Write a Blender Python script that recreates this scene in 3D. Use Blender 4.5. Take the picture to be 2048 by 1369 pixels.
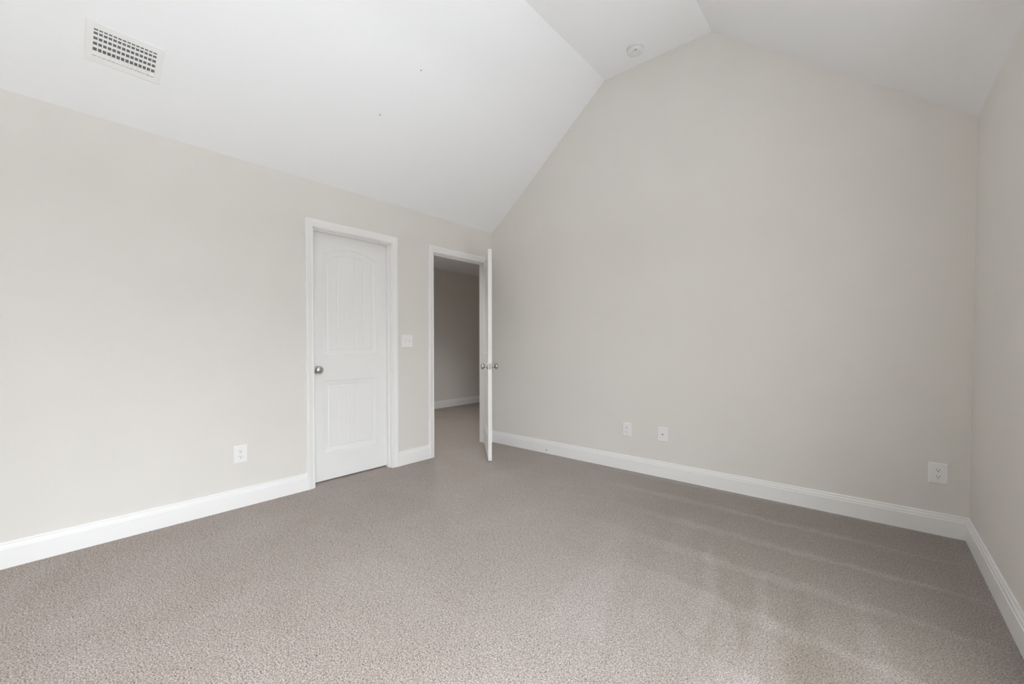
import bpy, bmesh, math, random
from mathutils import Vector, Matrix

for o in list(bpy.data.objects):
    bpy.data.objects.remove(o, do_unlink=True)
SC = bpy.context.scene
COL = SC.collection
PI = math.pi

# ---------------------------------------------------------------- room size (metres)
W = 3.766                       # left wall x=0, right wall x=W
FRONT = -4.70                   # back wall y=0, front wall behind the camera
EAVE_L, EAVE_R = 2.4136, 2.4249
RIDGE = 3.5791                  # flat middle of the vaulted ceiling
RX1, RX2 = 1.4242, 2.3487
T = 0.115                       # wall thickness
HALL_X, HALL_Z, HALL_Y = -2.48, 2.46, 3.2
BB_H = 0.1325                   # baseboard height

# ---------------------------------------------------------------- camera
cam_d = bpy.data.cameras.new('camera')
cam_d.sensor_width = 36.0
cam_d.lens = 834.42 / 2048 * 36.0
cam_d.shift_y = 21.46 / 2048
cam_d.clip_start = 0.02
cam = bpy.data.objects.new('camera', cam_d)
cam.location = (3.3158, -3.5268, 1.134)
cam.rotation_euler = (PI / 2 - 0.0199, 0.0, 0.7082)
COL.objects.link(cam)
SC.camera = cam

# ---------------------------------------------------------------- world, daylight, exposure
# openings that let the daylight in, all out of frame: glazed door and low window in the right
# wall, gable window high in the front wall
DOOR_R = dict(y0=-4.40, y1=-3.00, z0=0.0, z1=2.10)
WIN_R = dict(y0=-2.60, y1=-1.42, z0=0.25, z1=2.10)

SKY = 15.8
world = bpy.data.worlds.new('world')
SC.world = world
world.use_nodes = True
nt = world.node_tree
wb = nt.nodes['Background']
wb.inputs['Strength'].default_value = SKY
tc = nt.nodes.new('ShaderNodeTexCoord')
sx = nt.nodes.new('ShaderNodeSeparateXYZ')
mr = nt.nodes.new('ShaderNodeMapRange')
mr.inputs['From Min'].default_value = -1
mr.inputs['From Max'].default_value = 1
rp = nt.nodes.new('ShaderNodeValToRGB')
nt.links.new(tc.outputs['Generated'], sx.inputs[0])
nt.links.new(sx.outputs['Z'], mr.inputs['Value'])
nt.links.new(mr.outputs['Result'], rp.inputs['Fac'])
rp.color_ramp.elements[0].position = 0.495       # dark garden below the horizon
rp.color_ramp.elements[0].color = (0.03, 0.032, 0.028, 1)
rp.color_ramp.elements[1].position = 0.505       # bright overcast sky
rp.color_ramp.elements[1].color = (0.945, 0.968, 1.045, 1)
nt.links.new(rp.outputs['Color'], wb.inputs['Color'])


def area(name, loc, direction, sx_, sy_, watts, col=(1, 1, 1), portal=False):
    l = bpy.data.lights.new(name, 'AREA')
    l.shape = 'RECTANGLE'
    l.size, l.size_y = sx_, sy_
    l.energy = watts
    l.color = col
    l.cycles.is_portal = portal
    o = bpy.data.objects.new(name, l)
    o.location = loc
    o.rotation_euler = Vector(direction).to_track_quat('-Z', 'Y').to_euler()
    COL.objects.link(o)
    return o


# the sky comes in through the glazed door; an added upward light panel fills through the window
area('sky_portal', (W + T + 0.01, (DOOR_R['y0'] + DOOR_R['y1']) / 2, DOOR_R['z1'] / 2), (-1, 0, 0),
     DOOR_R['y1'] - DOOR_R['y0'], DOOR_R['z1'], 1.0, portal=True)
area('added_fill_below_window', (W + T + 1.15, -1.80, -0.35), (0, 0, 1), 2.0, 3.4, 640.0, (1.0, 1.0, 1.055))
# lamp of the hallway, out of sight past the door frame
HALL_W = 84.0
HALL_LAMP = (-0.95, -0.15)
hl = bpy.data.lights.new('hallway_downlight', 'SPOT')
hl.energy = HALL_W
hl.spot_size = math.radians(128)
hl.spot_blend = 0.7
hl.shadow_soft_size = 0.06
hl.color = (1.0, 0.97, 0.93)
ho = bpy.data.objects.new('hallway_downlight', hl)
ho.location = (*HALL_LAMP, HALL_Z - 0.03)
COL.objects.link(ho)

SC.view_settings.view_transform = 'Standard'
SC.view_settings.look = 'None'
SC.view_settings.gamma = 1.0
SC.view_settings.use_curve_mapping = False
SC.view_settings.exposure = 0.0
cy = SC.cycles
cy.max_bounces = 16
cy.diffuse_bounces = 12
cy.use_denoising = True
cy.sample_clamp_indirect = 6.0


# ---------------------------------------------------------------- materials
def new_mat(name):
    m = bpy.data.materials.new(name)
    m.use_nodes = True
    n = m.node_tree
    return m, n, n.nodes['Principled BSDF']


def N(n, kind, **kw):
    x = n.nodes.new(kind)
    for k, v in kw.items():
        if k in x.inputs:
            x.inputs[k].default_value = v
        else:
            setattr(x, k, v)
    return x


def paint(name, col, rough, bump=0.0, scale=300.0, spec=0.3, mottled=0.0):
    m, n, b = new_mat(name)
    b.inputs['Roughness'].default_value = rough
    b.inputs['Specular IOR Level'].default_value = spec
    b.inputs['Base Color'].default_value = (*col, 1)
    t = N(n, 'ShaderNodeTexCoord')
    if bump:
        ns = N(n, 'ShaderNodeTexNoise', Scale=scale, Detail=3.0, Roughness=0.55)
        n.links.new(t.outputs['Object'], ns.inputs['Vector'])
        bp = N(n, 'ShaderNodeBump', Strength=bump, Distance=0.002)
        n.links.new(ns.outputs['Fac'], bp.inputs['Height'])
        n.links.new(bp.outputs['Normal'], b.inputs['Normal'])
    if mottled:
        ns2 = N(n, 'ShaderNodeTexNoise', Scale=2.2, Detail=4.0)
        n.links.new(t.outputs['Object'], ns2.inputs['Vector'])
        cr = N(n, 'ShaderNodeValToRGB')
        cr.color_ramp.elements[0].color = (*[c * (1 - mottled) for c in col], 1)
        cr.color_ramp.elements[1].color = (*[min(1, c * (1 + mottled)) for c in col], 1)
        cr.color_ramp.elements[0].position = 0.3
        cr.color_ramp.elements[1].position = 0.7
        n.links.new(ns2.outputs['Fac'], cr.inputs['Fac'])
        n.links.new(cr.outputs['Color'], b.inputs['Base Color'])
    return m


M_WALL = paint('greige_wall_paint', (0.735, 0.714, 0.680), 0.75, bump=0.12, scale=260, mottled=0.012)
M_CEIL = paint('white_ceiling_paint', (0.865, 0.875, 0.895), 0.85, bump=0.15, scale=220)
M_TRIM = paint('white_trim_paint', (0.855, 0.853, 0.848), 0.38, spec=0.45)
M_DOOR = paint('white_door_paint', (0.835, 0.833, 0.828), 0.42, spec=0.45, bump=0.04, scale=180)
M_PLATE = paint('white_plastic', (0.84, 0.84, 0.835), 0.3, spec=0.5)
M_DETECTOR = paint('white_detector_plastic', (0.77, 0.77, 0.765), 0.45, spec=0.4)
M_SLOT = paint('dark_slot', (0.05, 0.05, 0.05), 0.6)
M_DUCT_SHADE = paint('duct_shade_grey', (0.19, 0.19, 0.19), 0.8)
M_VENT = paint('white_register_metal', (0.84, 0.84, 0.84), 0.45, spec=0.45)


def metal(name, col, rough):
    m, n, b = new_mat(name)
    b.inputs['Metallic'].default_value = 1.0
    b.inputs['Base Color'].default_value = (*col, 1)
    b.inputs['Roughness'].default_value = rough
    t = N(n, 'ShaderNodeTexCoord')
    ns = N(n, 'ShaderNodeTexNoise', Scale=900.0, Detail=2.0)
    n.links.new(t.outputs['Object'], ns.inputs['Vector'])
    bp = N(n, 'ShaderNodeBump', Strength=0.03, Distance=0.0005)
    n.links.new(ns.outputs['Fac'], bp.inputs['Height'])
    n.links.new(bp.outputs['Normal'], b.inputs['Normal'])
    return m


M_NICKEL = metal('satin_nickel', (0.56, 0.545, 0.52), 0.27)
M_LATCH = metal('brushed_latch_metal', (0.46, 0.45, 0.43), 0.55)
M_STEEL = metal('dark_steel', (0.22, 0.22, 0.22), 0.4)


def glass_mat():
    m = bpy.data.materials.new('window_glass')
    m.use_nodes = True
    n = m.node_tree
    n.nodes.clear()
    o = N(n, 'ShaderNodeOutputMaterial')
    tr = N(n, 'ShaderNodeBsdfTransparent')
    tr.inputs['Color'].default_value = (0.96, 0.98, 0.97, 1)
    gl = N(n, 'ShaderNodeBsdfGlossy', Roughness=0.02)
    mx = N(n, 'ShaderNodeMixShader')
    mx.inputs[0].default_value = 0.05
    n.links.new(tr.outputs[0], mx.inputs[1])
    n.links.new(gl.outputs[0], mx.inputs[2])
    n.links.new(mx.outputs[0], o.inputs[0])
    return m


M_GLASS = glass_mat()


STROKES_AND_SHADE = [                      # vacuum strokes, then bands painting shade on the right side, metres on the floor
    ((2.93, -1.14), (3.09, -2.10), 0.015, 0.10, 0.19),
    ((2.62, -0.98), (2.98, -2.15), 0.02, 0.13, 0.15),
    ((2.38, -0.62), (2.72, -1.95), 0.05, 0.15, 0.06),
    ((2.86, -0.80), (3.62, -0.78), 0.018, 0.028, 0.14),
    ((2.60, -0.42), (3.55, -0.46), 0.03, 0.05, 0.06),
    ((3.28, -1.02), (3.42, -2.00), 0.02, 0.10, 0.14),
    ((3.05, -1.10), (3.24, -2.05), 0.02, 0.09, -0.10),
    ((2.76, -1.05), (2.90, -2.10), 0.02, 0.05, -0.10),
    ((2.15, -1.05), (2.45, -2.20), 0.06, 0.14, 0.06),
    ((1.40, -0.24), (3.76, -0.22), 0.14, 0.21, -0.15),  # from here on, broad bands put shade into the right carpet's colour
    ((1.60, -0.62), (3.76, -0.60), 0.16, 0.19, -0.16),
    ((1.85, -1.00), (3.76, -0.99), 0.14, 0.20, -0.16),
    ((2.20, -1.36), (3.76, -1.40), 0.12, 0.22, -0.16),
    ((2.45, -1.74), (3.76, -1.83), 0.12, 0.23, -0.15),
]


def carpet_mat():
    m, n, b = new_mat('taupe_carpet')
    L = n.links
    t = N(n, 'ShaderNodeTexCoord')
    P = t.outputs['Object']
    tuft = N(n, 'ShaderNodeTexNoise', Scale=185.0, Detail=3.0, Roughness=0.66, Distortion=0.6)
    L.new(P, tuft.inputs['Vector'])
    fine = N(n, 'ShaderNodeTexNoise', Scale=420.0, Detail=2.0, Roughness=0.6)
    L.new(P, fine.inputs['Vector'])
    mixh = N(n, 'ShaderNodeMix', data_type='FLOAT')
    mixh.inputs[0].default_value = 0.35
    L.new(tuft.outputs['Fac'], mixh.inputs[2])
    L.new(fine.outputs['Fac'], mixh.inputs[3])
    H = mixh.outputs[0]
    cr = N(n, 'ShaderNodeValToRGB')
    e = cr.color_ramp.elements
    e[0].position, e[0].color = 0.38, (0.112, 0.089, 0.074, 1)
    e[1].position, e[1].color = 0.61, (0.77, 0.672, 0.612, 1)
    k = e.new(0.485)
    k.color = (0.405, 0.349, 0.315, 1)
    L.new(H, cr.inputs['Fac'])
    # soft brushed patches in the pile
    big = N(n, 'ShaderNodeTexNoise', Scale=1.6, Detail=4.0, Roughness=0.55, Distortion=0.8)
    L.new(P, big.inputs['Vector'])
    mp = N(n, 'ShaderNodeMapRange')
    mp.inputs['From Min'].default_value = 0.3
    mp.inputs['From Max'].default_value = 0.7
    mp.inputs['To Min'].default_value = 0.93
    mp.inputs['To Max'].default_value = 1.07
    L.new(big.outputs['Fac'], mp.inputs['Value'])
    # vacuum strokes and painted shade bands: soft wedges, (apex, far end, half width at the end, tone)
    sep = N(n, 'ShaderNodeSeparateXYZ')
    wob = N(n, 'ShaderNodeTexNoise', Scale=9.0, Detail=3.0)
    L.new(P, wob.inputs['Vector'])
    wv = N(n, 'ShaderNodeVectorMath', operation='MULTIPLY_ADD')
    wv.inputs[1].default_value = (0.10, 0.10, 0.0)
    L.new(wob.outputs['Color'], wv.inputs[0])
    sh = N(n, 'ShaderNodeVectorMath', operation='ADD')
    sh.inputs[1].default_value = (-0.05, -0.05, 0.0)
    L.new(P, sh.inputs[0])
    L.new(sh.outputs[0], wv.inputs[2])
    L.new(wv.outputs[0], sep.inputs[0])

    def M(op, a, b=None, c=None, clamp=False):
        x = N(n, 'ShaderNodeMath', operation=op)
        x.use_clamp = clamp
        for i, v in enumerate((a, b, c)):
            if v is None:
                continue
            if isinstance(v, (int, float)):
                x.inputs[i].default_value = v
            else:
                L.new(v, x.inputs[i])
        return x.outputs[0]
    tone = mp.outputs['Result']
    for (ax, ay), (bx_, by_), w0, w1, k in STROKES_AND_SHADE:
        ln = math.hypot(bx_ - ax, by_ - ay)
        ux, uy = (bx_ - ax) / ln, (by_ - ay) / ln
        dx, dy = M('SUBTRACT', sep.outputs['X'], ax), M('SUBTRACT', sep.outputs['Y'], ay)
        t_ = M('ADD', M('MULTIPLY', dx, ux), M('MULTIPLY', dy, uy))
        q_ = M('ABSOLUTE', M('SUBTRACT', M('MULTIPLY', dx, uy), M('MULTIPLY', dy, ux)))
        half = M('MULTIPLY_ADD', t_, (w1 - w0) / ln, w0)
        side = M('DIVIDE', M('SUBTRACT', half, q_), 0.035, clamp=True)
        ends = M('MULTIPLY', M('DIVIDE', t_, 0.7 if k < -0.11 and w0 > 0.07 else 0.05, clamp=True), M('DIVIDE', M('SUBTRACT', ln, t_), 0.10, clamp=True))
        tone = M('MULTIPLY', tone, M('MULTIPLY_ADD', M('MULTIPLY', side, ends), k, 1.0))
    mul = N(n, 'ShaderNodeMix', data_type='RGBA', blend_type='MULTIPLY')
    mul.inputs[0].default_value = 1.0
    L.new(cr.outputs['Color'], mul.inputs[6])
    tint = N(n, 'ShaderNodeCombineColor')            # darker tone, shade bands included, turns browner
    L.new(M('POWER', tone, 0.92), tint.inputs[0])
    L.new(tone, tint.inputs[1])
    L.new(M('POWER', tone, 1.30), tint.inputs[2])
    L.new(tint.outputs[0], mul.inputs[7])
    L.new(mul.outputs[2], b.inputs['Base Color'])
    b.inputs['Roughness'].default_value = 0.95
    b.inputs['Specular IOR Level'].default_value = 0.1
    b.inputs['Sheen Weight'].default_value = 0.25
    b.inputs['Sheen Roughness'].default_value = 0.5
    bp = N(n, 'ShaderNodeBump', Strength=0.9, Distance=0.006)
    L.new(H, bp.inputs['Height'])
    # the nap lies over to one side
    lean = N(n, 'ShaderNodeVectorMath', operation='ADD')
    lean.inputs[1].default_value = (0.70, 0.48, 0.0)
    nrm = N(n, 'ShaderNodeVectorMath', operation='NORMALIZE')
    L.new(bp.outputs['Normal'], lean.inputs[0])
    L.new(lean.outputs[0], nrm.inputs[0])
    L.new(nrm.outputs[0], b.inputs['Normal'])
    return m


M_CARPET = carpet_mat()


# ---------------------------------------------------------------- mesh helpers
def add_box(bm, x0, x1, y0, y1, z0, z1, bevel=0.0):
    vs = [bm.verts.new(p) for p in ((x0, y0, z0), (x1, y0, z0), (x1, y1, z0), (x0, y1, z0),
                                    (x0, y0, z1), (x1, y0, z1), (x1, y1, z1), (x0, y1, z1))]
    fs = [bm.faces.new([vs[i] for i in f]) for f in
          ((0, 3, 2, 1), (4, 5, 6, 7), (0, 1, 5, 4), (1, 2, 6, 5), (2, 3, 7, 6), (3, 0, 4, 7))]
    if bevel:
        es = list({e for f in fs for e in f.edges})
        bmesh.ops.bevel(bm, geom=es, offset=bevel, segments=2, profile=0.6, affect='EDGES')
    return vs


def add_lathe(bm, prof, axis_m, seg=32, cap=True):
    """prof: (r, h) pairs turned about local z, then moved by axis_m."""
    rings = []
    for r, h in prof:
        if r < 1e-6:
            rings.append([bm.verts.new(axis_m @ Vector((0, 0, h)))])
        else:
            rings.append([bm.verts.new(axis_m @ Vector((r * math.cos(2 * PI * k / seg), r * math.sin(2 * PI * k / seg), h)))
                          for k in range(seg)])
    for a, b in zip(rings, rings[1:]):
        if len(a) == 1 and len(b) == 1:
            continue
        if len(a) == 1:
            for k in range(seg):
                bm.faces.new((a[0], b[k], b[(k + 1) % seg]))
        elif len(b) == 1:
            for k in range(seg):
                bm.faces.new((a[k], a[(k + 1) % seg], b[0]))
        else:
            for k in range(seg):
                bm.faces.new((a[k], a[(k + 1) % seg], b[(k + 1) % seg], b[k]))
    if cap:
        if len(rings[0]) > 1:
            bm.faces.new(list(reversed(rings[0])))
        if len(rings[-1]) > 1:
            bm.faces.new(rings[-1])


def obj(name, bm, mat, parent=None, smooth=False, matrix=None):
    bmesh.ops.recalc_face_normals(bm, faces=bm.faces[:])
    me = bpy.data.meshes.new(name)
    bm.to_mesh(me)
    bm.free()
    if mat:
        me.materials.append(mat)
    if smooth:
        for p in me.polygons:
            p.use_smooth = True
        me.set_sharp_from_angle(angle=math.radians(38))
    o = bpy.data.objects.new(name, me)
    COL.objects.link(o)
    if parent:
        o.parent = parent
    if matrix is not None:
        o.matrix_local = matrix
    return o


def empty(name, matrix):
    o = bpy.data.objects.new(name, None)
    o.empty_display_size = 0.05
    o.matrix_world = matrix
    COL.objects.link(o)
    return o


def tag(o, label, cat, group=None, kind=None):
    o['label'] = label
    o['category'] = cat
    if group:
        o['group'] = group
    if kind:
        o['kind'] = kind
    return o


def struct(o, label, cat):
    return tag(o, label, cat, kind='structure')


def boxes(name, lst, mat, parent=None):
    bm = bmesh.new()
    for b in lst:
        add_box(bm, *b)
    return obj(name, bm, mat, parent)


# ---------------------------------------------------------------- room shell
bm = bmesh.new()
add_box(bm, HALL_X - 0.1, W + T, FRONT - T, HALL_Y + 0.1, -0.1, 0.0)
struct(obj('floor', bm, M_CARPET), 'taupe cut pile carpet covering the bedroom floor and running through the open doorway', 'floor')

# door openings in the left wall (clear opening between jambs)
C0, C1 = -2.047, -1.351          # closet door
E0, E1 = -0.8606, -0.0956        # entry door
HEAD = 2.050
JT = 0.018                       # jamb board thickness
wall_left = boxes('wall_left', [
    (-T, 0, FRONT - T, C0 - JT, 0, 2.46),
    (-T, 0, C0 - JT, C1 + JT, HEAD + JT, 2.46),
    (-T, 0, C1 + JT, E0 - JT, 0, 2.46),
    (-T, 0, E0 - JT, E1 + JT, HEAD + JT, 2.46),
    (-T, 0, E1 + JT, 0.0, 0, 2.46)], M_WALL)
struct(wall_left, 'greige painted left wall with the closet door and the open doorway', 'wall')

wall_back = boxes('wall_back', [(-T, W + T, 0, T, 0, 3.8)], M_WALL)
struct(wall_back, 'greige gable wall rising to the vaulted ceiling, two outlets and a cable plate low on it', 'wall')

r, dr = WIN_R, DOOR_R
wall_right = boxes('wall_right', [
    (W, W + T, FRONT - T, dr['y0'], 0, 2.5), (W, W + T, dr['y1'], r['y0'], 0, 2.5), (W, W + T, r['y1'], 0, 0, 2.5),
    (W, W + T, dr['y0'], dr['y1'], dr['z1'], 2.5),
    (W, W + T, r['y0'], r['y1'], 0, r['z0']), (W, W + T, r['y0'], r['y1'], r['z1'], 2.5)], M_WALL)
struct(wall_right, 'shaded greige right wall at the edge of the picture', 'wall')
wall_front = boxes('wall_front', [(0, W, FRONT - T, FRONT, 0, 3.8)], M_WALL)
struct(wall_front, 'greige front wall opposite the gable wall', 'wall')

# vaulted ceiling: one solid with two slopes and a flat middle
bm = bmesh.new()
sec = [(0, EAVE_L), (RX1, RIDGE), (RX2, RIDGE), (W, EAVE_R), (W, 3.85), (0, 3.85)]
a = [bm.verts.new((x, FRONT, z)) for x, z in sec]
b = [bm.verts.new((x, 0, z)) for x, z in sec]
bm.faces.new(list(reversed(a)))
bm.faces.new(b)
for i in range(len(sec)):
    j = (i + 1) % len(sec)
    bm.faces.new((a[i], a[j], b[j], b[i]))
struct(obj('ceiling', bm, M_CEIL), 'white vaulted ceiling with two slopes meeting a flat strip along the top', 'ceiling')

# hallway beyond the open door, closet behind the shut door
boxes_h = [
    ('wall_hall', [(HALL_X - 0.1, HALL_X, -1.1, HALL_Y + 0.1, 0, HALL_Z)], 'greige hallway wall seen through the open doorway'),
    ('wall_hall_end', [(HALL_X, -T, HALL_Y, HALL_Y + 0.1, 0, HALL_Z)], 'greige end wall of the hallway past the doorway'),
    ('wall_hall_near', [(HALL_X, -T, -1.1, -1.0, 0, HALL_Z)], 'greige hallway wall backing on to the closet'),
    ('wall_hall_side', [(-T, 0, T, HALL_Y + 0.1, 0, HALL_Z)], 'greige hallway side wall behind the gable wall'),
    ('wall_closet', [(-0.85, -0.75, -2.6, -1.1, 0, HALL_Z), (-0.75, -T, -2.6, -2.5, 0, HALL_Z),
                     (-0.75, -T, -1.2, -1.1, 0, HALL_Z)], 'greige walls inside the closet behind the shut door'),
]
for nm, bx, lb in boxes_h:
    struct(boxes(nm, bx, M_WALL), lb, 'wall')
struct(boxes('ceiling_hall', [(HALL_X - 0.1, -T, -1.1, HALL_Y + 0.1, HALL_Z, HALL_Z + 0.1)], M_CEIL),
       'white hallway ceiling glimpsed through the top of the doorway', 'ceiling')
struct(boxes('ceiling_closet', [(-0.85, -T, -2.6, -1.1, HALL_Z, HALL_Z + 0.1)], M_CEIL),
       'white ceiling inside the closet behind the shut door', 'ceiling')

# ---------------------------------------------------------------- baseboards
BB = [(0, 0), (0.0140, 0), (0.0140, 0.0960), (0.0118, 0.0985), (0.0112, 0.1020), (0.0112, 0.1085), (0.0095, 0.1150),
      (0.0068, 0.1190), (0.0064, 0.1205), (0.0080, 0.1225), (0.0080, 0.1275), (0.0060, BB_H), (0, BB_H)]


def baseboard(name, p0, p1, nrm, m0=0.0, m1=0.0, label='', prof=BB):
    """run from p0 to p1 on a wall of inward normal nrm; m0/m1 = 1 mitres that end inward."""
    bm = bmesh.new()
    p0, p1, n = Vector(p0), Vector(p1), Vector(nrm)
    d = (p1 - p0).normalized()
    A = [bm.verts.new(p0 + n * t + d * (t * m0) + Vector((0, 0, z))) for t, z in prof]
    B = [bm.verts.new(p1 + n * t - d * (t * m1) + Vector((0, 0, z))) for t, z in prof]
    k = len(prof)
    for i in range(k):
        j = (i + 1) % k
        bm.faces.new((A[i], A[j], B[j], B[i]))
    bm.faces.new(list(reversed(A)))
    bm.faces.new(B)
    return struct(obj(name, bm, M_TRIM), label, 'baseboard')


CW = 0.060                       # casing width
baseboard('baseboard_left', (0, FRONT, 0), (0, C0 - 0.005 - CW, 0), (1, 0, 0), 0, 0,
          'white baseboard on the left wall running up to the closet door casing')
baseboard('baseboard_left_middle', (0, C1 + 0.005 + CW, 0), (0, E0 - 0.005 - CW, 0), (1, 0, 0), 0, 0,
          'short white baseboard between the closet door and the open doorway')
baseboard('baseboard_left_corner', (0, E1 + 0.005 + CW, 0), (0, 0, 0), (1, 0, 0), 0, 1,
          'stub of white baseboard between the open doorway and the room corner')
baseboard('baseboard_back', (0, 0, 0), (W, 0, 0), (0, -1, 0), 1, 1,
          'long white baseboard along the gable wall')
baseboard('baseboard_right', (W, 0, 0), (W, DOOR_R['y1'] + 0.06, 0), (-1, 0, 0), 1, 0,
          'white baseboard along the right wall in the lower right corner')
baseboard('baseboard_hall', (HALL_X, -1.0, 0), (HALL_X, HALL_Y, 0), (1, 0, 0), 0, 0,
          'white baseboard on the hallway wall seen through the doorway')

# ---------------------------------------------------------------- door casings, jambs and stops
CAS = [(0, 0), (0, 0.0095), (0.003, 0.0115), (0.008, 0.0115), (0.011, 0.0095), (0.018, 0.0105), (0.030, 0.0135),
       (0.040, 0.0165), (0.044, 0.0175), (CW - 0.003, 0.0175), (CW, 0.015), (CW, 0)]


def casing(parent, y0, y1, head, side=1, x=0.0):
    """mitred casing round an opening on a wall plane; side = +1 stands out towards +x."""
    bm = bmesh.new()
    rings = []
    for c in range(4):
        ring = []
        for a, t in CAS:
            yy = (y0 - a) if c < 2 else (y1 + a)
            zz = 0.0 if c in (0, 3) else head + a
            ring.append(bm.verts.new((x + side * t, yy, zz)))
        rings.append(ring)
    k = len(CAS)
    for p, q in zip(rings, rings[1:]):
        for i in range(k):
            j = (i + 1) % k
            bm.faces.new((p[i], p[j], q[j], q[i]))
    bm.faces.new(list(reversed(rings[0])))
    bm.faces.new(rings[-1])
    return obj('casing', bm, M_TRIM, parent)


def door_trim(name, y0, y1, stop_x0, stop_x1, label):
    root = empty(name, Matrix.Identity(4))
    struct(root, label, 'door trim')
    boxes('jamb', [(-T, 0, y0 - JT, y0, 0, HEAD + JT), (-T, 0, y1, y1 + JT, 0, HEAD + JT), (-T, 0, y0, y1, HEAD, HEAD + JT)],
          M_TRIM, root)
    s = 0.011
    bm = bmesh.new()
    add_box(bm, stop_x0, stop_x1, y0, y0 + s, 0, HEAD)
    add_box(bm, stop_x0, stop_x1, y1 - s, y1, 0, HEAD)
    add_box(bm, stop_x0, stop_x1, y0 + s, y1 - s, HEAD - s, HEAD)
    obj('stop', bm, M_TRIM, root)
    casing(root, y0 - 0.005, y1 + 0.005, HEAD + 0.005, 1, 0.0)
    casing(root, y0 - 0.005, y1 + 0.005, HEAD + 0.005, -1, -T)
    return root


door_trim('trim_1', C0, C1, -0.067, -0.029, 'white casing and jamb framing the closed closet door')
door_trim('trim_2', E0, E1, -0.075, -0.038, 'white casing and jamb framing the open doorway to the hallway')


# ---------------------------------------------------------------- panel doors
def panel_outline(x0, x1, z0, z1, rise, inset=0.0, n=24):
    """closed outline (x, z); the top edge is an eyebrow arch when rise > 0."""
    a0, a1, b0, b1 = x0 + inset, x1 - inset, z0 + inset, z1 - inset
    pts = [(a0, b0), (a1, b0)]
    for i in range(n + 1):
        u = 1 - i / n
        x = a0 + (a1 - a0) * u
        s = (x - x0) / (x1 - x0)
        z = b1 + (rise * (math.sin(PI * min(1, max(0, (s - 0.06) / 0.88))) ** 0.8) if rise else 0)
        pts.append((x, z))
    return pts


def leaf_face(bm, w, h, y, sgn, panels):
    """one moulded face of a door leaf in the plane y, recesses going towards -sgn*y."""
    def V(p, d):
        return bm.verts.new((p[0], y - sgn * d, p[1]))
    outer = [V(p, 0) for p in ((0, 0), (w, 0), (w, h), (0, h))]
    edges = [bm.edges.new((outer[i], outer[(i + 1) % 4])) for i in range(4)]
    for (x0, x1, z0, z1, rise) in panels:
        loops = []
        for inset, depth in ((0, 0), (0.003, 0.0048), (0.012, 0.0058), (0.036, 0.0098), (0.044, 0.0112), (0.050, 0.0078)):
            loops.append([V(p, depth) for p in panel_outline(x0, x1, z0, z1, rise, inset)])
        m = len(loops[0])
        for i in range(m):
            edges.append(bm.edges.new((loops[0][i], loops[0][(i + 1) % m])))
        for A, B in zip(loops, loops[1:]):
            for i in range(m):
                j = (i + 1) % m
                bm.faces.new((A[i], A[j], B[j], B[i]))
        # plank field with V grooves: vertical strips filling the innermost outline
        ins = 0.050
        top = lambda x: (z1 - ins + (rise * (math.sin(PI * min(1, max(0, ((x - x0) / (x1 - x0) - 0.06) / 0.88))) ** 0.8) if rise else 0))
        a0, a1, b0 = x0 + ins, x1 - ins, z0 + ins
        xs = {round(a0 + (a1 - a0) * i / 24, 6): 0.0078 for i in range(25)}
        step = (a1 - a0) / 5
        for g in range(1, 5):
            gx = a0 + g * step
            for dx, dd in ((-0.004, 0.0078), (0, 0.0094), (0.004, 0.0078)):
                xs[round(gx + dx, 6)] = dd
            for q in list(xs):
                if abs(q - gx) < 0.0039 and abs(q - gx) > 1e-5:
                    del xs[q]
        col = [(V((x, b0), xs[x]), V((x, top(x)), xs[x])) for x in sorted(xs)]
        for (p0, p1), (q0, q1) in zip(col, col[1:]):
            bm.faces.new((p0, q0, q1, p1))
    bmesh.ops.triangle_fill(bm, use_beauty=True, use_dissolve=False, edges=edges)
    return outer


def door_leaf(name, w, h, t, parent, matrix):
    """leaf in local space: x across from the hinge side, z up, faces at y=0 and y=-t."""
    bm = bmesh.new()
    st = (w - 0.494) / 2
    pans = [(st, w - st, 0.222, 0.818, 0.0), (st, w - st, 1.030, 1.862, 0.057)]
    A = leaf_face(bm, w, h, 0.0, 1, pans)
    B = leaf_face(bm, w, h, -t, -1, pans)
    for i in range(4):
        j = (i + 1) % 4
        bm.faces.new((A[i], A[j], B[j], B[i]))
    return obj(name, bm, M_DOOR, parent, matrix=matrix)


def knob_bm(side):
    """round knob on a rose; points along local +z."""
    bm = bmesh.new()
    K = 1.157
    add_lathe(bm, [(r_ * K, h_) for r_, h_ in (
        (0.0, 0.026), (0.011, 0.026), (0.0125, 0.0295), (0.017, 0.0325), (0.0225, 0.037), (0.0258, 0.043), (0.0268, 0.049),
        (0.0262, 0.054), (0.0240, 0.0585), (0.0200, 0.0622), (0.0140, 0.0650), (0.007, 0.0664), (0.0, 0.0668))], side, 40, cap=False)
    return bm


def rose_bm(m):
    bm = bmesh.new()
    add_lathe(bm, [(0.0, 0.0), (0.0325, 0.0), (0.0325, 0.003), (0.030, 0.0065), (0.024, 0.009), (0.014, 0.010), (0.0105, 0.012),
                   (0.0100, 0.020), (0.0115, 0.027), (0.0, 0.027)], m, 40, cap=False)
    return bm


def door_knob(parent, at, direction):
    d = Vector(direction)
    m = Matrix.Translation(Vector(at)) @ d.to_track_quat('Z', 'Y').to_matrix().to_4x4()
    k = obj('knob', knob_bm(m), M_NICKEL, parent, smooth=True)
    k['label'] = 'satin nickel round door knob'
    r_ = obj('rose', rose_bm(m), M_NICKEL, k, smooth=True)
    return k


LH, LT = 2.030, 0.035
# closet door: shut, hinged on the side of the open doorway, set back in its jamb
cl_w = C1 - C0 - 0.006
door_1 = empty('door_1', Matrix.Translation((-0.070, C1 - 0.003, 0.0)) @ Matrix.Rotation(-PI / 2, 4, 'Z'))
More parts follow.
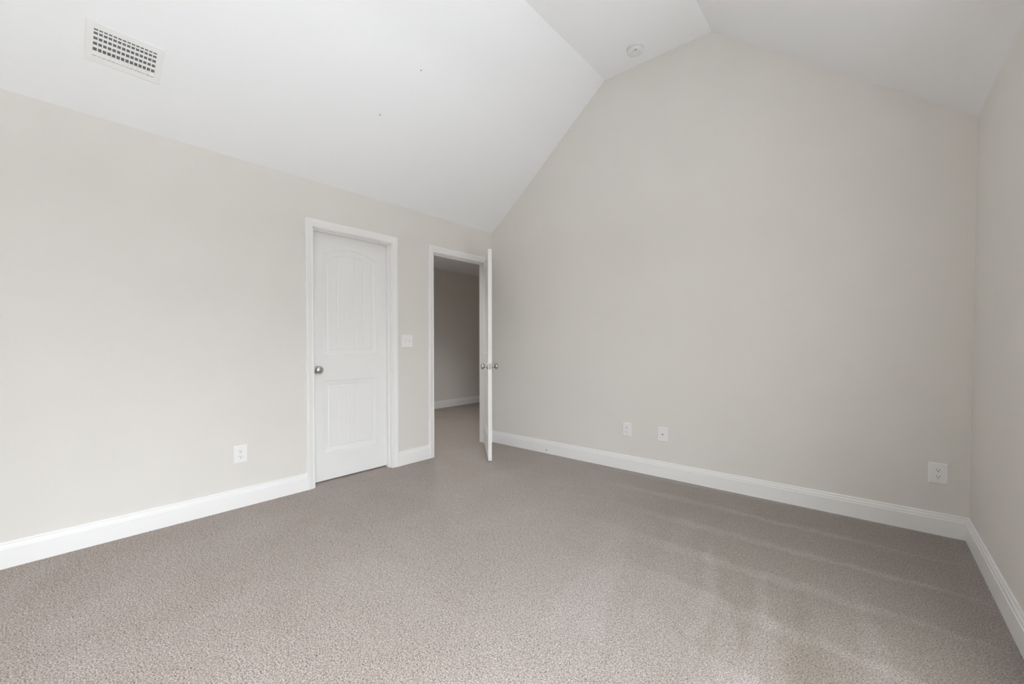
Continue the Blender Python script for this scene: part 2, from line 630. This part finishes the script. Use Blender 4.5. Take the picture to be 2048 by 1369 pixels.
# local x -> world -y, local y -> world +x
struct(door_1, 'closed white two panel closet door with an arched upper panel and nickel knob', 'door')
door_leaf('leaf', cl_w, LH - 0.003, LT, door_1, Matrix.Translation((0, 0, 0.016)))
door_knob(door_1, (cl_w - 0.047, 0.0, 0.930), (0, 1, 0))
door_knob(door_1, (cl_w - 0.047, -LT, 0.930), (0, -1, 0))

# entry door: swung into the room, seen nearly edge on
ang = math.atan2(-0.673, 0.739)
door_2 = empty('door_2', Matrix.Translation((0.0086, -0.1065, 0)) @ Matrix.Rotation(ang, 4, 'Z'))
struct(door_2, 'white entry door swung open into the room, seen edge on, knobs on both faces', 'door')
EW = 0.757
door_leaf('leaf', EW, LH + 0.002, LT, door_2, Matrix.Translation((0, 0, 0.0135)))
door_knob(door_2, (EW - 0.060, 0.0, 0.922), (0, 1, 0))
door_knob(door_2, (EW - 0.060, -LT, 0.922), (0, -1, 0))
bm = bmesh.new()
add_box(bm, EW - 0.001, EW + 0.0012, -LT / 2 - 0.0125, -LT / 2 + 0.0125, 0.922 - 0.028, 0.922 + 0.028, 0.0004)
add_box(bm, EW, EW + 0.007, -LT / 2 - 0.006, -LT / 2 + 0.006, 0.922 - 0.008, 0.922 + 0.008, 0.002)
lp = obj('latch_plate', bm, M_LATCH, door_2)
lp['label'] = 'satin nickel latch plate on the door edge'
for hz in (0.20, 1.02, 1.83):
    bm = bmesh.new()
    add_lathe(bm, [(0.0055, -0.045), (0.0055, 0.045)], Matrix.Translation((-0.004, 0.006, hz)), 16)
    hg = obj('hinge', bm, M_NICKEL, door_2, smooth=True)
    hg['label'] = 'satin nickel hinge barrel'


# ---------------------------------------------------------------- wall plates
def on_left(y, z):               # local x -> +y (to the right when facing it), local y -> up, local z -> out of the wall
    return Matrix(((0, 0, 1, 0.0), (1, 0, 0, y), (0, 1, 0, z), (0, 0, 0, 1)))


def on_back(x, z):
    return Matrix(((1, 0, 0, x), (0, 0, -1, 0.0), (0, 1, 0, z), (0, 0, 0, 1)))


def plate_bm(w, h, d=0.0065):
    bm = bmesh.new()
    prof = [(0.0, 0.0), (0.0, 0.002), (0.0012, 0.0045), (0.004, d - 0.0006), (0.006, d)]
    rings = []
    for ins, z in prof:
        a, b_ = w / 2 - ins, h / 2 - ins
        rings.append([bm.verts.new((sx_ * a, sy_ * b_, z)) for sx_, sy_ in ((-1, -1), (1, -1), (1, 1), (-1, 1))])
    for A, B in zip(rings, rings[1:]):
        for i in range(4):
            j = (i + 1) % 4
            bm.faces.new((A[i], A[j], B[j], B[i]))
    bm.faces.new(rings[-1])
    bm.faces.new(list(reversed(rings[0])))
    return bm


def disc(bm, cx_, cy_, rr, z0, z1, seg=20):
    add_lathe(bm, [(rr, z0), (rr, z1)], Matrix.Translation((cx_, cy_, 0)), seg)


PW, PH, PD = 0.083, 0.124, 0.0065


def socket_bm(cy_):
    """one receptacle face: a disc flattened at top and bottom, slightly proud of the plate."""
    bm = bmesh.new()
    R, flat, seg = 0.0172, 0.0145, 40
    rings = []
    for k_, z in ((1.0, PD - 0.001), (1.0, PD + 0.0012), (0.94, PD + 0.0018)):
        rings.append([bm.verts.new((R * k_ * math.cos(2 * PI * i / seg),
                                    cy_ + max(-flat, min(flat, R * math.sin(2 * PI * i / seg))) * k_, z)) for i in range(seg)])
    for A, B in zip(rings, rings[1:]):
        for i in range(seg):
            j = (i + 1) % seg
            bm.faces.new((A[i], A[j], B[j], B[i]))
    bm.faces.new(rings[-1])
    return bm


def make_outlet(matrix, label):
    root = empty('wall_outlet', matrix)
    tag(root, label, 'outlet', 'duplex wall outlets')
    obj('cover_plate', plate_bm(PW, PH), M_PLATE, root)
    zt = PD + 0.0018
    for cyy in (0.0195, -0.0195):
        s = obj('socket', socket_bm(cyy), M_PLATE, root)
        for sxx, hh in ((-0.0064, 0.0042), (0.0064, 0.0036)):
            bm = bmesh.new()
            add_box(bm, sxx - 0.0011, sxx + 0.0011, cyy + 0.0035 - hh, cyy + 0.0035 + hh, zt - 0.001, zt + 0.0003)
            sl = obj('slot', bm, M_SLOT, s)
        bm = bmesh.new()
        disc(bm, 0, cyy - 0.0068, 0.0026, zt - 0.001, zt + 0.0003, 16)
        obj('ground_hole', bm, M_SLOT, s)
    bm = bmesh.new()
    disc(bm, 0, 0, 0.0032, PD - 0.001, PD + 0.001, 16)
    obj('screw', bm, M_PLATE, root)
    return root


def copy_tree(o, parent=None):
    c = o.copy()
    COL.objects.link(c)
    if parent:
        c.parent = parent
    for ch in list(o.children):
        copy_tree(ch, c)
    return c


out0 = make_outlet(on_left(-2.5615, 0.371), 'white duplex outlet on the left wall, left of the closet door')
for (x, z, lb) in ((1.6650, 0.3660, 'white duplex outlet on the gable wall, just left of the cable plate'),
                   (3.6365, 0.3660, 'white duplex outlet on the gable wall close to the right hand room corner')):
    c = copy_tree(out0)
    c.matrix_world = on_back(x, z)
    c['label'] = lb

# cable plate on the gable wall
cp = empty('cable_wall_plate', on_back(1.9893, 0.3673))
tag(cp, 'white cable wall plate with one dark centre jack, on the gable wall', 'wall plate')
obj('cover_plate', plate_bm(PW, PH), M_PLATE, cp)
bm = bmesh.new()
disc(bm, 0, 0, 0.0056, PD - 0.001, PD + 0.003, 6)
disc(bm, 0, 0, 0.0046, PD, PD + 0.007, 20)
jk = obj('jack', bm, M_STEEL, cp)
jk['label'] = 'dark metal cable jack'
for s in (-1, 1):
    bm = bmesh.new()
    disc(bm, 0, s * 0.042, 0.0030, PD - 0.001, PD + 0.0008, 16)
    obj('screw', bm, M_PLATE, cp)

# double switch between the two doors
sw = empty('light_switch', on_left(-1.1775, 1.1640))
tag(sw, 'white double toggle light switch between the closet door and the doorway', 'light switch')
obj('cover_plate', plate_bm(0.124, 0.120), M_PLATE, sw)
for s in (-1, 1):
    bm = bmesh.new()
    add_box(bm, s * 0.023 - 0.0055, s * 0.023 + 0.0055, -0.0125, 0.0125, PD - 0.001, PD + 0.0012, 0.0005)
    tg_ = obj('toggle', bm, M_PLATE, sw)
    bm = bmesh.new()
    vs = add_box(bm, s * 0.023 - 0.0042, s * 0.023 + 0.0042, -0.004, 0.006, PD, PD + 0.013, 0.0010)
    for v in bm.verts:
        v.co.y += (v.co.z - PD) * 0.55
    obj('lever', bm, M_PLATE, tg_)
    for q in (-1, 1):
        bm = bmesh.new()
        disc(bm, s * 0.023, q * 0.030, 0.0030, PD - 0.001, PD + 0.0008, 16)
        obj('screw', bm, M_PLATE, sw)

# bare screw left in the gable baseboard by a missing door stop
bm = bmesh.new()
mm = Matrix.Translation((0.7786, -0.0140, 0.036)) @ Matrix.Rotation(PI / 2, 4, 'X')
add_lathe(bm, [(0.0062, -0.001), (0.0062, 0.002), (0.0040, 0.0035), (0.0034, 0.010), (0.0, 0.011)], mm, 16, cap=False)
tag(obj('screw', bm, M_STEEL, smooth=True), 'tiny dark screw stub in the baseboard of the gable wall near the open door', 'screw')

# ---------------------------------------------------------------- ceiling register on the left slope
SL = (RIDGE - EAVE_L) / RX1
ca = math.atan(SL)
up_v = Vector((math.cos(ca), 0, math.sin(ca)))       # up the slope
out_v = Vector((math.sin(ca), 0, -math.cos(ca)))     # into the room
along = Vector((0, 1, 0))


def on_slope(x, y):
    z = EAVE_L + SL * x
    # local x -> along (+y), local y -> up the slope, local z -> into the room
    return Matrix(((along.x, up_v.x, out_v.x, x), (along.y, up_v.y, out_v.y, y), (along.z, up_v.z, out_v.z, z), (0, 0, 0, 1)))


vent = empty('air_vent', on_slope(0.3135, -3.158))
tag(vent, 'white rectangular air register with a grid of louvres on the sloped ceiling', 'air vent')
GW, GH = 0.2425, 0.134            # grille opening
FW, FH = 0.302, 0.200             # outer frame
bm = bmesh.new()
rings = []
for (a_, b_, z) in ((FW / 2, FH / 2, 0.0), (FW / 2, FH / 2, 0.003), (FW / 2 - 0.004, FH / 2 - 0.004, 0.0055),
                    (GW / 2 + 0.006, GH / 2 + 0.006, 0.0065), (GW / 2, GH / 2, 0.0065), (GW / 2, GH / 2, 0.0004)):
    rings.append([bm.verts.new((i * a_, j * b_, z)) for i, j in ((-1, -1), (1, -1), (1, 1), (-1, 1))])
rings.append(rings[0])
for A, B in zip(rings, rings[1:]):
    for i in range(4):
        j = (i + 1) % 4
        bm.faces.new((A[i], A[j], B[j], B[i]))
obj('frame', bm, M_VENT, vent)
bm = bmesh.new()
add_box(bm, -GW / 2, GW / 2, -GH / 2, GH / 2, 0.0002, 0.0006)  # flat dark sheet in place of the shade inside a real duct
dk = obj('duct_shade_sheet', bm, M_DUCT_SHADE, vent)
dk['label'] = 'flat dark sheet for the shade in the duct behind the louvres'
NV = 14
for i in range(1, NV):
    x = -GW / 2 + GW * i / NV
    bm = bmesh.new()
    add_box(bm, x - 0.0021, x + 0.0021, -GH / 2, GH / 2, 0.0052, 0.0068)
    obj('vane', bm, M_VENT, vent)
for fr_, hw in ((0.098, 0.0110), (0.350, 0.0060), (0.550, 0.0058), (0.742, 0.0054), (0.905, 0.0040)):
    bm = bmesh.new()
    vs = add_box(bm, -GW / 2, GW / 2, -hw, hw, -0.0005, 0.0005)
    bmesh.ops.rotate(bm, verts=vs, cent=(0, 0, 0), matrix=Matrix.Rotation(math.radians(-16), 3, 'X'))
    bmesh.ops.translate(bm, verts=vs, vec=(0, -GH / 2 + GH * fr_, 0.0030))
    obj('louvre', bm, M_VENT, vent)

# two tiny nail pops on the slope
for (x, y, lb) in ((0.844, -1.644, 'tiny dark nail head on the sloped ceiling, nearer the flat strip'),
                   (0.526, -1.781, 'tiny grey nail head on the sloped ceiling, above the closet door')):
    bm = bmesh.new()
    add_lathe(bm, [(0.0045, -0.001), (0.0045, 0.001), (0.002, 0.003), (0.0, 0.003)], on_slope(x, y), 12, cap=False)
    tag(obj('nail_head', bm, M_STEEL, smooth=True), lb, 'nail', 'nail heads on the ceiling')

# ---------------------------------------------------------------- smoke detector on the flat strip
sd = empty('smoke_detector', Matrix.Translation((1.815, -0.212, RIDGE)) @ Matrix.Rotation(PI, 4, 'X'))
tag(sd, 'round white smoke detector on the flat ceiling strip above the gable wall', 'smoke detector')
bm = bmesh.new()
add_lathe(bm, [(0.0, 0.0), (0.068, 0.0), (0.068, 0.010), (0.066, 0.012), (0.0, 0.012)], Matrix.Identity(4), 48, cap=False)
obj('base', bm, M_DETECTOR, sd, smooth=True)
bm = bmesh.new()
add_lathe(bm, [(0.058, 0.011), (0.058, 0.0145), (0.0645, 0.0155), (0.0645, 0.022), (0.061, 0.030), (0.054, 0.036), (0.046, 0.038), (0.045, 0.0365), (0.030, 0.0365),
               (0.028, 0.039), (0.0, 0.040)], Matrix.Identity(4), 48, cap=False)
obj('cover', bm, M_DETECTOR, sd, smooth=True)
bm = bmesh.new()
add_box(bm, -0.010, 0.010, -0.0035, 0.0035, 0.0360, 0.0374, 0.0004)
bmesh.ops.translate(bm, verts=bm.verts[:], vec=(0.021, 0.034, 0))
bt = obj('indicator_slot', bm, M_SLOT, sd)
bt['label'] = 'small dark indicator slot'


# ---------------------------------------------------------------- hallway ceiling lamp
M_LAMP, n_, b_ = new_mat('lit_opal_glass')
b_.inputs['Base Color'].default_value = (0.9, 0.89, 0.86, 1)
b_.inputs['Emission Color'].default_value = (1.0, 0.96, 0.90, 1)
b_.inputs['Emission Strength'].default_value = 1.5
hm = Matrix.Translation((*HALL_LAMP, HALL_Z)) @ Matrix.Rotation(PI, 4, 'X')
lamp = empty('ceiling_lamp', hm)
tag(lamp, 'small round flush downlight on the hallway ceiling beyond the doorway', 'ceiling lamp')
bm = bmesh.new()
add_lathe(bm, [(0.062, 0.0), (0.085, 0.0), (0.085, 0.006), (0.078, 0.010), (0.064, 0.010), (0.062, 0.004), (0.062, 0.0)],
          Matrix.Identity(4), 40, cap=False)
obj('trim_ring', bm, M_TRIM, lamp, smooth=True)
bm = bmesh.new()
add_lathe(bm, [(0.0, 0.001), (0.062, 0.001), (0.062, 0.004), (0.0, 0.004)], Matrix.Identity(4), 40, cap=False)
obj('lens', bm, M_LAMP, lamp)

# ---------------------------------------------------------------- windows (behind and beside the camera)
def window(name, matrix, w, h, label, slide=False):
    """local x across, local y up, local z into the room; origin at the middle of the opening on the inside wall face."""
    root = empty(name, matrix)
    struct(root, label, 'window')
    def fr(bm, w_, h_, b_, z0, z1):
        add_box(bm, -w_ / 2, -w_ / 2 + b_, -h_ / 2, h_ / 2, z0, z1)
        add_box(bm, w_ / 2 - b_, w_ / 2, -h_ / 2, h_ / 2, z0, z1)
        add_box(bm, -w_ / 2 + b_, w_ / 2 - b_, -h_ / 2, -h_ / 2 + b_, z0, z1)
        add_box(bm, -w_ / 2 + b_, w_ / 2 - b_, h_ / 2 - b_, h_ / 2, z0, z1)
    bm = bmesh.new()
    fr(bm, w, h, 0.03, -T, 0)
    obj('window_frame', bm, M_TRIM, root)
    bm = bmesh.new()
    fr(bm, w + 0.12, h + 0.12 - (0.12 if slide else 0), 0.0599, 0, 0.016)
    obj('casing', bm, M_TRIM, root)
    # two sashes: one above the other, or side by side for a sliding door
    def bx(bm, u0, u1, v0, v1, z0, z1):
        if slide:
            add_box(bm, v0, v1, u0, u1, z0, z1)
        else:
            add_box(bm, u0, u1, v0, v1, z0, z1)
    U, Vv = ((h, w) if slide else (w, h))
    for s, z in ((-1, -0.06), (1, -0.09)):
        bm = bmesh.new()
        hh = (Vv - 0.06) / 2
        c_ = s * hh / 2
        bx(bm, -U / 2 + 0.03, -U / 2 + 0.07, c_ - hh / 2, c_ + hh / 2, z - 0.012, z + 0.012)
        bx(bm, U / 2 - 0.07, U / 2 - 0.03, c_ - hh / 2, c_ + hh / 2, z - 0.012, z + 0.012)
        bx(bm, -U / 2 + 0.07, U / 2 - 0.07, c_ - hh / 2, c_ - hh / 2 + 0.04, z - 0.012, z + 0.012)
        bx(bm, -U / 2 + 0.07, U / 2 - 0.07, c_ + hh / 2 - 0.04, c_ + hh / 2, z - 0.012, z + 0.012)
        sa = obj('sash', bm, M_TRIM, root)
        bm = bmesh.new()
        bx(bm, -U / 2 + 0.07, U / 2 - 0.07, c_ - hh / 2 + 0.04, c_ + hh / 2 - 0.04, z - 0.002, z + 0.002)
        obj('pane', bm, M_GLASS, sa)
    return root


window('window_1', Matrix(((0, 0, -1, W), (-1, 0, 0, (r['y0'] + r['y1']) / 2), (0, 1, 0, (r['z0'] + r['z1']) / 2), (0, 0, 0, 1))),
       r['y1'] - r['y0'], r['z1'] - r['z0'], 'white double hung window low in the right wall')
window('door_3', Matrix(((0, 0, -1, W), (-1, 0, 0, (dr['y0'] + dr['y1']) / 2), (0, 1, 0, (dr['z0'] + dr['z1']) / 2), (0, 0, 0, 1))),
       dr['y1'] - dr['y0'], dr['z1'] - dr['z0'], 'white glazed sliding patio door in the right wall', slide=True)

# unseen roof and screen, added to keep sky light out of the low window
M_SKY_BLOCK = paint('sky_block_paint', (0.60, 0.59, 0.57), 0.7, bump=0.2, scale=40)
struct(boxes('sky_block_roof', [(W + T, W + T + 3.4, -2.75, 0.9, 2.45, 2.57)], M_SKY_BLOCK), 'unseen roof slab added outside the low window to block the sky', 'sky blocker')
struct(boxes('sky_block_screen', [(W + T, W + T + 3.4, -2.81, -2.75, -0.4, 2.45), (W + T + 3.34, W + T + 3.4, -2.75, 0.9, -0.4, 2.45),
                              (W + T, W + T + 3.34, 0.84, 0.9, -0.4, 2.45)], M_SKY_BLOCK), 'unseen screen added around the light panel to block the sky', 'porch screen')
